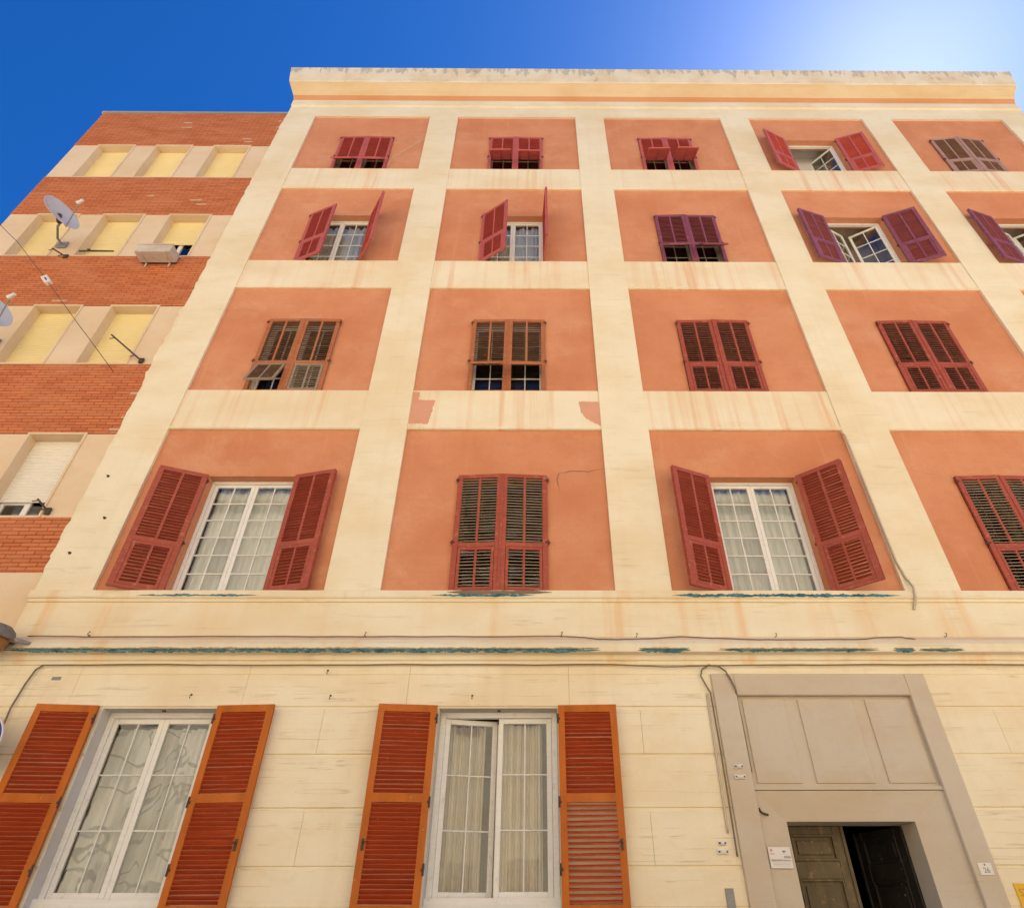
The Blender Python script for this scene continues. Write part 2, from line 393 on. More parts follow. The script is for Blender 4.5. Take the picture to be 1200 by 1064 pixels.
# ------------------------------------------------------------------ the street
s = MB(); s.face([(-400, -400, 0), (400, -400, 0), (400, 400, 0), (-400, 400, 0)])
g_ = s.build('ground', 'paving'); g_['kind'] = 'structure'
s = MB(); s.face([(-80, .6, .004), (80, .6, .004), (80, 5.2, .004), (-80, 5.2, .004)])
g_ = s.build('road', 'asphalt'); g_['kind'] = 'structure'
s = MB(); s.box(-80, 80, 5.2, 7.1, 0, .13)
g_ = s.build('pavement', 'paving'); g_['kind'] = 'structure'

# ------------------------------------------------------------------ the salmon and cream apartment building
# local coordinates: x along the facade, -y out of the wall, z up; the root stands at the foot of the facade
B = empty('apartment_building', (0, D, 0))
tag(B, 'tall apartment building with salmon wall panels between cream pilasters and louvred shutters', 'building')
XL, XR = -6.18, 12.45
CX = [(-5.463, -2.603), (-1.904, 1.020), (1.725, 4.642), (5.347, 8.207), (8.931, 11.727)]     # panels, left and right edges
RZ = [(5.03, 7.677), (8.482, 11.053), (11.893, 14.488), (15.34, 17.852)]                       # panels, bottom and top
WT = [6.87, 10.25, 13.58, 16.94]                                                               # window heads
WX = [(-4.635, -3.385), (-1.07, .19), (2.50, 3.76), (6.04, 7.28), (9.58, 10.83)]               # window openings

# ground floor: courses of smooth rustication with grooves, cut by two windows and the door
GW = [(-4.74, -3.48), (-1.04, .27)]; GZ0, GZ1 = 1.86, 3.65
DX0, DX1, DZ1 = 2.02, 4.455, 4.012
course_z = [0.13, .66, 1.16, 1.67, 2.168, 2.663, 3.165, 3.65, 4.13]
w = MB()
def spans(z0, z1):
    cuts = []
    if z0 < GZ1 - .01 and z1 > GZ0: cuts += GW
    if z0 < DZ1 - .01: cuts.append((DX0, DX1))
    x = XL; out = []
    for a, b in sorted(cuts): out.append((x, a)); x = b
    out.append((x, XR)); return out
for i in range(len(course_z)-1):
    z0, z1 = course_z[i], course_z[i+1]
    bands = [(z0, z1)]
    if z0 < GZ0 < z1: bands = [(z0, GZ0), (GZ0, z1)]
    if z0 < DZ1 < z1: bands = [(z0, DZ1), (DZ1, z1)]
    for zi, (a, b) in enumerate(bands):
        gb = .013 if a == z0 and i > 0 else 0; gt = .013 if b == z1 and i < len(course_z)-2 else 0
        for x0, x1 in spans(a, b):
            js = [x for x in ([-5.15, -3.235, -1.41, .402, 5.9, 7.7, 9.5, 11.3] if i % 2 else [-6.0, -2.3, 1.18, 5.1, 6.8, 8.6, 10.4]) if x0+.15 < x < x1-.15]
            xs = [x0] + js + [x1]
            for k in range(len(xs)-1):
                w.cbox(xs[k] + (.001 if k else 0), xs[k+1] - (.001 if k < len(xs)-2 else 0), 0, .06, a+gb, b-gt, .007, 0, .0008)
for a, b in ((XL, GW[0][0]), (GW[0][1], GW[1][0]), (GW[1][1], DX0), (DX1, XR)): w.box(a, b, .014, .30, 0, 4.13)
for a, b in GW: w.box(a, b, .014, .30, 0, GZ0); w.box(a, b, .014, .30, GZ1, 4.13)
w.box(DX0, DX1, .014, .30, DZ1, 4.13)
w.build('ground_floor_wall', 'cream_ground', B)
w = MB()
w.box(XL+.02, XR-.02, .35, .40, 4.13, 20.0)      # core behind the panels is opened below by the window rooms
M_CORE = w
# side and back walls and roof
w = MB()
w.box(XL, XL+.25, .30, 11, 0, 19.9); w.box(XR-.25, XR, .30, 11, 0, 19.9); w.box(XL+.25, XR-.25, 10.75, 11, 0, 19.9)
w.box(XL+.25, XR-.25, .30, 10.75, 19.6, 19.75)
w.build('side_wall', 'cream', B)

# wall between the two string courses, with running stains under the sills
w = MB(); w.box(XL, XR, 0, .30, 4.4, 4.93); w.build('stained_belt', 'cream_dripped', B)
w = MB()
w.profile(XL, XR, [(0, 4.12), (.02, 4.12), (.022, 4.16), (.04, 4.172), (.042, 4.212), (.052, 4.226), (.115, 4.236), (.12, 4.246), (.12, 4.33), (.11, 4.345), (.06, 4.40), (.012, 4.452), (0, 4.455)],
          mi=[0, 0, 0, 0, 0, 0, 0, 0, 0, 0, 1, 1])
w.build('string_course', ['cream_dripped', 'salmon_fascia'], B)
w = MB()
w.profile(XL, XR, [(0, 4.895), (.02, 4.895), (.024, 4.928), (.044, 4.94), (.05, 4.955), (.05, 5.03), (.04, 5.036), (-.2, 5.04)])
w.build('sill_course', 'cream_dripped', B)

# pilasters, frieze, spandrels
edges = [XL] + [e for c in CX for e in c] + [XR]
for k in range(0, len(edges), 2):
    w = MB(); w.box(edges[k], edges[k+1], 0, .33, 4.93 if False else 5.03, 17.852); w.build('pilaster', 'cream', B)
w = MB(); w.profile(XL, XR, [(0, 17.852), (0, 18.37), (.035, 18.392), (.035, 18.655), (.012, 18.69)], close=True)
w.box(XL, XR, .001, .3, 17.852, 18.7); w.build('frieze', 'cream', B)
for r in range(3):
    for c, (x0, x1) in enumerate(CX):
        w = MB()
        w.box(x0, x1, .018, .33, RZ[r][1]+.045, RZ[r+1][0])
        w.profile(x0, x1, [(-.10, RZ[r][1]), (-.012, RZ[r][1]), (.004, RZ[r][1]+.014), (.004, RZ[r][1]+.04), (-.018, RZ[r][1]+.052)], close=False)
        w.build('spandrel', 'cream_stained', B)
# cornice and parapet, with mitred returns at both ends
w = MB()
w.profile(XL, XR, [(.012, 18.69), (.055, 18.90), (.07, 18.935), (.11, 19.06), (.185, 19.25), (.20, 19.30), (.205, 19.335), (.225, 19.37), (.29, 19.93), (.30, 19.98)],
          mitre=1, mi=[1, 0, 0, 0, 0, 0, 2, 2, 2])
w.face([(XL-.3, -.3, 19.98), (XR+.3, -.3, 19.98), (XR+.3, 6, 19.98), (XL-.3, 6, 19.98)], 2)
w.build('cornice', ['ochre', 'orange_band', 'flaked'], B)

# splayed wall panels: each leans in from the pilasters towards its window
PD, RD = .045, .105           # depth of the panel at its edge and at the window
for r in range(4):
    for c in range(5):
        (x0, x1), (z0, z1), (wx0, wx1), wt_ = CX[c], RZ[r], WX[c], WT[r]
        w = MB(); FD = RD + .15
        n = 6
        w.face([(x0, PD, z0), (wx0, RD, z0), (wx0, RD, wt_), (x0, PD, z1)])
        w.face([(wx1, RD, z0), (x1, PD, z0), (x1, PD, z1), (wx1, RD, wt_)])
        w.face([(wx0, RD, wt_), (wx1, RD, wt_), (x1, PD, z1), (x0, PD, z1)])
        w.face([(wx0, RD, z0), (wx0, FD+.1, z0), (wx0, FD+.1, wt_), (wx0, RD, wt_)]); w.face([(wx1, RD, z0), (wx1, RD, wt_), (wx1, FD+.1, wt_), (wx1, FD+.1, z0)])
        w.face([(wx0, RD, wt_), (wx0, FD+.1, wt_), (wx1, FD+.1, wt_), (wx1, RD, wt_)])
        w.build('wall_panel', 'stucco', B)

# --- windows: frame > sash, pane, room
def frame_mb(x0, x1, z0, z1, y, t, d=.06, bottom=True):
    w = MB()
    w.cbox(x0, x0+t, y, y+d, z0, z1, .005); w.cbox(x1-t, x1, y, y+d, z0, z1, .005)
    w.cbox(x0+t, x1-t, y+.001, y+d, z1-t, z1, .005)
    if bottom: w.cbox(x0+t, x1-t, y+.001, y+d, z0, z0+t, .005)
    return w
def window(x0, x1, z0, z1, y, cols=2, rows=5, open_l=0, open_r=0, t=.045, st=.05, mt=.018, room='room', room_d=1.3, parent=None, label=None, fm='white_frame'):
    f = frame_mb(x0, x1, z0, z1, y, t).build('window', fm, parent or B, label=label)
    xm = (x0+x1)/2; h = z1-z0-2*t-.008; wd = (x1-x0)/2 - t - .003
    for sgn, op in ((1, open_l), (-1, open_r)):
        w = MB()       # local to the hinge; sgn 1 = hinged left
        X = lambda a, b: (min(a*sgn, b*sgn), max(a*sgn, b*sgn))
        for a, b in ((0, st), (wd-st, wd)): w.cbox(*X(a, b), 0, .04, 0, h, .005)
        w.cbox(*X(st, wd-st), .001, .04, 0, st*1.15, .005); w.cbox(*X(st, wd-st), .001, .04, h-st, h, .005)
        gw, gh = wd-2*st, h-2.15*st
        for k in range(1, cols): w.cbox(*X(st+gw*k/cols-mt/2, st+gw*k/cols+mt/2), .006, .03, st*1.15, h-st, .004)
        for k in range(1, rows): w.cbox(*X(st, wd-st), .007, .029, st*1.15+gh*k/rows-mt/2, st*1.15+gh*k/rows+mt/2, .004)
        sa = w.build('sash', fm, f, (x0+t+.002 if sgn > 0 else x1-t-.002, y+.012, z0+t+.004), (0, 0, R(op)*sgn))
        p = MB(); p.face([(a, .018, b) for a, b in ((st*sgn, st), ((wd-st)*sgn, st), ((wd-st)*sgn, h-st), (st*sgn, h-st))][::sgn])
        p.build('pane', 'glass', f, sa.location, sa.rotation_euler)
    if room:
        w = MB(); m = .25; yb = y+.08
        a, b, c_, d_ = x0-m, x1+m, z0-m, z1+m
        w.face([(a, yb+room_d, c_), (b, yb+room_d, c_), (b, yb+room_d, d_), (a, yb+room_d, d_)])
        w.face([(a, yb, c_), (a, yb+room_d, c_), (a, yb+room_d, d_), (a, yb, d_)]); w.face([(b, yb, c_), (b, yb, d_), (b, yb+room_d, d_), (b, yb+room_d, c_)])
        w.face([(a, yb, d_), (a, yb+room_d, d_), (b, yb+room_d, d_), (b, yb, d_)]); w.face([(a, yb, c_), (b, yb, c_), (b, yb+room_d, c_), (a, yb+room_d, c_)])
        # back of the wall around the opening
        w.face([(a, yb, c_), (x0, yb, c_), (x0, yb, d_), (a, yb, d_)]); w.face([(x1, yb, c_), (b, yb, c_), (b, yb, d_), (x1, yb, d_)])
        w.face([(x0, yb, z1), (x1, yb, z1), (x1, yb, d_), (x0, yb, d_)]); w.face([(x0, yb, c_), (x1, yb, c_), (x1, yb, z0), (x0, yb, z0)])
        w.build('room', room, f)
    return f

# --- louvred shutters: leaf with fixed slats above, a top-hung flap below, hinges
def slats(w, x0, x1, z0, z1, pitch, sgn, mi, tilt=26, th=.009, chord=.036):
    n = max(1, int(round((z1-z0)/pitch))); p = (z1-z0)/n
    ct, stt = math.cos(R(tilt)), math.sin(R(tilt))
    for k in range(n):
        zc = z0+(k+.5)*p + random.uniform(-.002, .002)
        tl = tilt + random.uniform(-3, 3) + (random.choice((-9, 8, 12)) if random.random() < .05 else 0)
        ct, stt = math.cos(R(tl)), math.sin(R(tl))
        a = (-chord/2*ct, -chord/2*stt); b = (chord/2*ct, chord/2*stt)      # outer edge low, inner edge high
        nx = (-stt*th/2, ct*th/2)
        q = [(a[0]-nx[0], zc+a[1]-nx[1]), (b[0]-nx[0], zc+b[1]-nx[1]), (b[0]+nx[0], zc+b[1]+nx[1]), (a[0]+nx[0], zc+a[1]+nx[1])]
        xa, xb = sorted((x0*sgn, x1*sgn)); j = random.uniform(-.0022, .0022)
        v = [(xa, yy, zz+j) for yy, zz in q] + [(xb, yy, zz-j) for yy, zz in q]
        w.quad_mesh(v, [(0, 1, 2, 3), (7, 6, 5, 4), (0, 4, 5, 1), (1, 5, 6, 2), (2, 6, 7, 3), (3, 7, 4, 0)], mi)
def rails(w, sgn, rects, y0, y1, mi=0):
    for x0, x1, z0, z1 in rects:
        xa, xb = sorted((x0*sgn, x1*sgn)); w.cbox(xa, xb, y0, y1, z0, z1, .004, mi)
_leaf = {}
def leaf_meshes(sgn, W, H, fr, mats, fmats):
    key = (sgn, round(W, 3), round(H, 3), fr, tuple(mats), tuple(fmats))
    if key in _leaf: return _leaf[key]
    zs = H*fr; T = .018
    w = MB(); S = .068
    rails(w, sgn, [(0, S, 0, H), (W-S, W, 0, H)], -T, T)
    rails(w, sgn, [(S, W-S, H-.062, H), (S, W-S, zs-.005, zs+.062), (S, W-S, 0, .04)], -T+.001, T-.001)
    m = W/2
    rails(w, sgn, [(m-.017, m+.017, zs+.062, H-.062)], -T+.003, T-.003)
    for a, b in ((S, m-.017), (m+.017, W-S)): slats(w, a, b, zs+.066, H-.066, .046, sgn, 1)
    rails(w, sgn, [(W-.012, W+.012, .01, H-.01)], -T-.010, -T+.004)              # cover strip of the meeting stile
    leaf = w.mesh('shutter', mats)
    f = MB(); fh = zs-.05; a0, a1 = S+.004, W-S-.004; q = .040                      # flap, hung at z = 0, reaching down
    rails(f, sgn, [(a0, a0+q, -fh, 0), (a1-q, a1, -fh, 0)], -T+.003, T-.003)
    rails(f, sgn, [(a0+q, a1-q, -q, 0), (a0+q, a1-q, -fh, -fh+q)], -T+.004, T-.004)
    rails(f, sgn, [(m-.015, m+.015, -fh+q, -q)], -T+.005, T-.005)
    for a, b in ((a0+q, m-.015), (m+.015, a1-q)): slats(f, a, b, -fh+q+.004, -q-.004, .046, sgn, 1)
    flap = f.mesh('shutter_flap', fmats)
    h = MB(); h.tube([(-.006*sgn, -.020, -.035), (-.006*sgn, -.020, .035)], .009, 8); h.box(*sorted((-.03*sgn, .03*sgn)), -.023, -.016, -.012, .012)
    hinge = h.mesh('hinge', ['hinge_iron'])
    _leaf[key] = (leaf, flap, hinge, zs); return _leaf[key]
def shutter(c, r, sgn, ang, style, flap=0, fstyle=None, label=None, tilt=0, H=None):
    x0, x1 = WX[c]; z0 = RZ[r][0]+.012; H = WT[r]-z0-.004
    W = (x1-x0)/2 - .004
    fr = [.36, .365, .37, .34][r]
    mats = ['shutter_'+style[0], style[1]]; fm = list(fstyle or mats)
    leaf, flp, hin, zs = leaf_meshes(sgn, W, H, fr, mats, fm)
    hx = x0+.002 if sgn > 0 else x1-.002
    lf = put('shutter', leaf, B, (hx, RD-.028, z0), (R(tilt), 0, -R(ang)*sgn), label)
    put('shutter_flap', flp, lf, (0, 0, zs-.006), (-R(flap), 0, 0))
    for zz in (.40*H, .95*H): put('hinge', hin, lf, (0, 0, zz))
    return lf

RED = ('red', 'shutter_red_slat'); PLUM = ('plum', 'shutter_plum_slat'); ROSE = ('rose', 'shutter_rose_slat')
BRICKR = ('brick', 'slat_brown'); BROWN = ('brown', 'slat_brown'); FADED = ('faded', 'slat_faded'); REDGREY = ('red', 'slat_grey'); REDBROWN = ('red', 'slat_redbrown')
# (column, row): style left/right, opening angle left/right, flap angle left/right
SH = {
 (0, 0): (RED, 158, 166, 0, 0), (1, 0): (REDGREY, 4, 4, 0, 0), (2, 0): (RED, 156, 139, 0, 0), (3, 0): (REDGREY, 3, 2, 0, 0), (4, 0): (RED, 0, 0, 0, 0),
 (0, 1): (BRICKR, 1, 1, 20, 0), (1, 1): (BRICKR, 1, 1, 47, 46), (2, 1): (REDBROWN, 1, 2, 0, 0), (3, 1): (REDBROWN, 2, 1, 0, 0), (4, 1): (RED, 0, 0, 0, 0),
 (0, 2): (ROSE, 22, 124, 0, 0), (1, 2): (ROSE, 33, 94, 0, 0), (2, 2): (PLUM, 2, 1, 36, 37), (3, 2): (PLUM, 163, 159, 0, 0), (4, 2): (PLUM, 163, 160, 0, 0),
 (0, 3): (ROSE, 1, 1, 30, 29), (1, 3): (ROSE, 1, 1, 52, 50), (2, 3): (ROSE, 1, 1, 58, 60), (3, 3): (ROSE, 157, 163, 0, 0), (4, 3): (FADED, 6, 6, 0, 0),
}
WIN = {(0, 0): dict(rows=6), (2, 0): dict(rows=6), (3, 2): dict(open_l=26, open_r=30, rows=4, room='grey_surround', room_d=.5), (4, 2): dict(open_l=20, open_r=30, rows=4, room='grey_surround', room_d=.5),
       (3, 3): dict(open_l=92, open_r=48, rows=4, room='grey_reveal', room_d=.35),
       (1, 0): dict(fm='door_wood'), (3, 0): dict(fm='door_wood'), (4, 0): dict(fm='door_wood'), (2, 1): dict(fm='door_wood'), (3, 1): dict(fm='door_wood'), (4, 1): dict(fm='door_wood'),  # frames behind closed leaves, coloured dark to stand for the shade there
       (2, 2): dict(fm='grey_wood'), (0, 3): dict(fm='grey_wood', rows=2), (1, 3): dict(fm='grey_wood', rows=2), (2, 3): dict(fm='grey_wood', rows=2), (4, 3): dict(fm='door_wood')}
for (c, r), (style, al, ar, fl, fr_) in SH.items():
    fstyle = None; lab = None
    for sgn, a, f in ((1, al, fl), (-1, ar, fr_)):
        if (c, r) == (0, 1): fstyle = ('grey_wood', 'slat_grey' if sgn < 0 else 'slat_brown')
        l = None
        if (c, r) == (4, 3): l = 'faded greyish pink shutter leaf'
        if (c, r) == (1, 1): l = 'worn orange-brown shutter leaf with its flap propped out'
        shutter(c, r, sgn, a, style, f, fstyle, l)
    x0, x1 = WX[c]; kw = dict(rows=4); kw.update(WIN.get((c, r), {}))
    window(x0, x1, RZ[r][0], WT[r], RD+.13, **kw)

# --- ground floor windows with varnished shutters
for gi, (x0, x1) in enumerate(GW):
    w = MB()
    for a, b in ((x0-.0, x0+.005), (x1-.005, x1)): w.box(a, b, .012, .30, GZ0, GZ1)
    w.box(x0+.005, x1-.005, .012, .30, GZ1-.005, GZ1)
    w.build('window_reveal', 'grey_reveal', B)
    window(x0+.005, x1-.005, GZ0, GZ1-.005, .165, cols=2, rows=3, open_l=(0, 13)[gi], t=.06, st=.055, mt=.014)
    w = MB(); w.box(x0+.005, x1-.005, .10, .165, GZ0, GZ0+.075); w.box(x0-.04, x1+.04, -.03, .10, GZ0-.05, GZ0-.001); w.build('window_sill', 'white_frame', B)
    w = MB(); w.box((x0+x1)/2-.012, (x0+x1)/2+.02, .075, .10, GZ1-.02, GZ1-.005); w.build('shutter_catch', 'iron', B)
def ground_leaf(sgn, hx, ang, lower_open):
    W, H, T, S = .635, 1.86, .021, .070
    w = MB()
    rails(w, sgn, [(0, S, 0, H), (W-S, W, 0, H)], -T, T)
    rails(w, sgn, [(S, W-S, H-.075, H), (S, W-S, .915, .995), (S, W-S, 0, .075)], -T+.001, T-.001)
    slats(w, S, W-S, 1.0, H-.08, .0415, sgn, 1, tilt=34, th=.010, chord=.044)
    if lower_open: slats(w, S, W-S, .08, .91, .046, sgn, 2, tilt=-22, th=.013, chord=.040)
    else: slats(w, S, W-S, .08, .91, .040, sgn, 1, tilt=38, th=.010, chord=.047)
    lf = w.build('shutter', ['wood_orange', 'slat_crimson', 'slat_crimson'], B, (hx, -.045, 1.797), (0, 0, -R(ang)*sgn),
                 label='orange shutter with open lower slats' if lower_open else None)
    for zz in (.35, .92, 1.72):
        h = MB(); h.tube([(-.004*sgn, .026, -.05), (-.004*sgn, .026, .05)], .010, 8); h.box(*sorted((-.012*sgn, .02*sgn)), .018, .026, -.012, .012)
        h.build('hinge', 'iron', lf, (0, 0, zz))
    k = MB(); k.box(*sorted(((W-.055)*sgn, (W-.028)*sgn)), T, T+.008, -.05, .05); k.tube([((W-.042)*sgn, T+.005, .02), ((W-.042)*sgn, T+.03, .02), ((W-.075)*sgn, T+.035, .02)], .006, 6)
    k.build('handle', 'iron', lf, (0, 0, .55))
for sgn, hx, ang, lo in ((1, -4.755, 174, 0), (-1, -3.455, 176, 0), (1, -1.05, 174, 0), (-1, .272, 177, 1)): ground_leaf(sgn, hx, ang, lo)

# --- door: grey surround with three raised fields over a splayed doorway
w = MB()
w.cbox(DX0, 2.275, -.035, .2, 0, DZ1, .008); w.cbox(4.225, DX1, -.035, .2, 0, DZ1, .008); w.cbox(2.275, 4.225, -.034, .2, 3.775, DZ1, .008)
w.box(2.275, 4.225, .03, .2, 2.83, 3.775)
w.box(2.275, 4.225, -.004, .03, 2.834, 2.868)
ox0, ox1, oz = 2.56, 3.862, 2.557
w.face([(2.275, .012, 0), (ox0, .06, 0), (ox0, .06, oz), (2.275, .012, 2.828)]); w.face([(ox1, .06, 0), (4.225, .012, 0), (4.225, .012, 2.828), (ox1, .06, oz)])
w.face([(ox0, .06, oz), (ox1, .06, oz), (4.225, .012, 2.828), (2.275, .012, 2.828)])
w.face([(ox0, .06, 0), (ox0, .36, 0), (ox0, .36, oz), (ox0, .06, oz)]); w.face([(ox1, .06, 0), (ox1, .06, oz), (ox1, .36, oz), (ox1, .36, 0)])
w.face([(ox0, .06, oz), (ox0, .36, oz), (ox1, .36, oz), (ox1, .06, oz)])
w.build('door_surround', 'grey_surround', B)
for a, b in ((2.335, 2.80), (2.955, 3.565), (3.71, 4.19)):
    w = MB(); z0, z1, c_ = 2.90, 3.74, .11
    v = [(a, .03, z0), (b, .03, z0), (b, .03, z1), (a, .03, z1), (a, .014, z0), (b, .014, z0), (b, .014, z1), (a, .014, z1),
         (a+c_, -.006, z0+c_), (b-c_, -.006, z0+c_), (b-c_, -.006, z1-c_), (a+c_, -.006, z1-c_)]
    w.quad_mesh(v, [(0, 1, 5, 4), (1, 2, 6, 5), (2, 3, 7, 6), (3, 0, 4, 7), (4, 5, 9, 8), (5, 6, 10, 9), (6, 7, 11, 10), (7, 4, 8, 11), (8, 9, 10, 11)])
    w.build('raised_field', 'grey_surround', B)
def door_leaf(sgn, hx, ang, mat, label):
    W, H, T = .648, oz-.01, .024
    w = MB(); S = .10
    rails(w, sgn, [(0, S, 0, H), (W-S, W, 0, H)], -T, T)
    zz = [0, .12, .95, 1.06, 1.72, 1.83, 2.0, 2.0]
    fields = [(.14, .80), (.90, 1.48), (1.58, 2.09), (2.24, H-.075)]
    rl = [(0, .14), (.80, .90), (1.48, 1.58), (2.09, 2.24), (H-.075, H)]
    rails(w, sgn, [(S, W-S, a, b) for a, b in rl], -T+.001, T-.001)
    for a, b in fields:
        rails(w, sgn, [(S, W-S, a, b)], -T+.022, T-.02)
        rails(w, sgn, [(S+.055, W-S-.055, a+.055, b-.055)], -T+.006, T-.021)
        for q in ((S, S+.022, a, b), (W-S-.022, W-S, a, b), (S+.022, W-S-.022, a, a+.022), (S+.022, W-S-.022, b-.022, b)): rails(w, sgn, [q], -T-.008, T-.02)
    rails(w, sgn, [(W-.02, W+.014, 0, H)], -T-.014, -T+.002)
    return w.build('door', mat, B, (hx, .36, .005), (0, 0, R(ang)*sgn), label=label)
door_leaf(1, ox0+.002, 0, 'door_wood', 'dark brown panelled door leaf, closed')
door_leaf(-1, ox1-.002, 68, 'door_shaded', 'door leaf standing open inward, coloured dark for the shade inside')
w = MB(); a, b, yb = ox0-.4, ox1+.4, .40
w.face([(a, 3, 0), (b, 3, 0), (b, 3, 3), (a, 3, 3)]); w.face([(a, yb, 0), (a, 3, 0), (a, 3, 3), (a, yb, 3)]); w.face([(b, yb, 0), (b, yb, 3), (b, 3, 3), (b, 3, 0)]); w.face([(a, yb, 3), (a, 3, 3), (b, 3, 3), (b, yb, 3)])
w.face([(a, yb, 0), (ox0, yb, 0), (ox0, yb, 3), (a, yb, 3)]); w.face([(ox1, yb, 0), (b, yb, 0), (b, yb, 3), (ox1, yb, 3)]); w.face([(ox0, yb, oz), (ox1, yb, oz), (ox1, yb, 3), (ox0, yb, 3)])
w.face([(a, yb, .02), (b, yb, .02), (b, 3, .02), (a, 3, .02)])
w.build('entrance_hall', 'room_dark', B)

# --- weathered patches that have a shape of their own
def ragged(x0, x1, zc, h, step=.035, jag=.5, seed=0, taper=True):
    rr = random.Random(seed); n = max(4, int((x1-x0)/step)); tp, bt = [], []; a = b = 0
    for i in range(n+1):
        t = i/n; x = x0+(x1-x0)*t
        e = min(1, 6*t*(1-t)*max(1, (x1-x0)/1.5)) if taper else 1
        a = .55*a + rr.uniform(-.6, .6)*jag; b = .55*b + rr.uniform(-.5, .5)*jag
        tp.append((x, zc + h*.5*e*(1+a))); bt.append((x, zc - h*.5*e*(1+b*.6)))
    return bt + tp[::-1]
def strip(outline, y0, y1):
    """solid ragged strip made of quads between its lower and upper edge"""
    n = len(outline)//2; lo, hi = outline[:n], outline[n:][::-1]; w = MB()
    for k in range(n-1):
        (xa, za), (xb, zb), (xc, zc), (xd, zd) = lo[k], lo[k+1], hi[k+1], hi[k]
        w.face([(xa, y0, za), (xb, y0, zb), (xc, y0, zc), (xd, y0, zd)])
        w.face([(xd, y0, zd), (xc, y0, zc), (xc, y1, zc), (xd, y1, zd)]); w.face([(xb, y0, zb), (xa, y0, za), (xa, y1, za), (xb, y1, zb)])
    return w
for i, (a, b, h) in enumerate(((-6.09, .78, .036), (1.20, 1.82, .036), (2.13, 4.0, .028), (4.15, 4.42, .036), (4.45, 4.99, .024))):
    strip(ragged(a, b, 4.252, h, .016, .9, i+1), -.1235, -.10).build('bare_blue_patch', 'blue_patch', B)
    strip(ragged(a+.02, b-.02, 4.252+h*.56, .013, .016, 1.3, i+41), -.134, -.10).build('shaded_broken_edge', 'broken_edge_shade', B)  # broken lip over the blue, coloured dark to stand for its shadow
for i, (a, b, h) in enumerate(((-4.86, -3.38, .024), (-1.26, .02, .028), (1.70, 4.53, .034))):
    strip(ragged(a, b, 4.965, h, .018, 1.0, i+20), -.0535, -.03).build('bare_blue_patch', 'blue_patch', B)
strip(ragged(-1.07, .23, 5.005, .05, .03, .35, 33), -.056, -.03).build('broken_sill_edge', 'cable', B)
z0 = RZ[0][1]; 
def patch(pts, y, mat, name, d=.02):
    rr = random.Random(len(pts)); out = []
    for k in range(len(pts)):
        a, b = pts[k], pts[(k+1) % len(pts)]; n = max(2, int(math.dist(a, b)/.022)); edge = abs(a[0]-b[0]) < .012 and math.dist(a, b) > .3
        for i in range(n):
            t = i/n; j = 0 if edge or i == 0 else .010
            out.append((a[0]+(b[0]-a[0])*t+rr.uniform(-j, j), a[1]+(b[1]-a[1])*t+rr.uniform(-j, j)))
    w = MB(); w.slab(out, y, y+d); return w.build(name, mat, B)
patch([(-1.895, 7.80), (-1.60, 7.79), (-1.57, 8.02), (-1.54, 8.27), (-1.80, 8.28), (-1.79, 8.44), (-1.898, 8.45)], .0155, 'bare_patch', 'bare_plaster_patch')
patch([(.70, 8.25), (1.014, 8.25), (1.015, 7.76), (.93, 7.80), (.78, 7.93), (.72, 8.05)], .0155, 'bare_patch', 'bare_plaster_patch')
rr = random.Random(5)                       # ragged edge where the cream coat runs over the brick next door
pts = []; z = 5.3
while z < 17.9:
    wob = rr.choice((0, .004, .01, .018, -.005)) if not 8.7 < z < 10.4 else rr.choice((.01, .03, .05, .06, .02))
    pts.append((XL-.012-wob, z)); z += rr.uniform(.03, .16)
w = MB(); w.slab([(XL, 5.3)] + [(XL, 17.9)] + pts[::-1], -.002, .03); w.build('ragged_plaster_edge', 'cream', B)

# ------------------------------------------------------------------ the brick building next door
BB = empty('brick_apartment_building', (-8.5, D+.034, 0))
tag(BB, 'brick apartment building with beige window bands and roller shutters beside the salmon one', 'building')
OX = 8.5
def bx(x): return x+OX
BXL, BXR = -10.80, -6.17
bands = [(16.387, 18.0), (13.47, 14.943), (10.552, 12.026), (7.596, 9.072), (5.319, 6.133)]
for a, b in bands:
    w = MB(); w.box(bx(BXL), bx(BXR), 0, .3, a, b); w.build('brick_band', 'brick', BB)
BWX = [(-10.2, -9.39), (-8.86, -8.05), (-7.5, -6.69)]
BWZ = [(6.15, 7.59), (9.09, 10.535), (12.035, 13.475), (14.98, 16.43)]
rb = [(6.133, 7.596), (9.072, 10.552), (12.026, 13.47), (14.943, 16.387)]
shut = {(2, 0): ('white_shutter', .22), (2, 2): ('yellow_shutter', .42)}
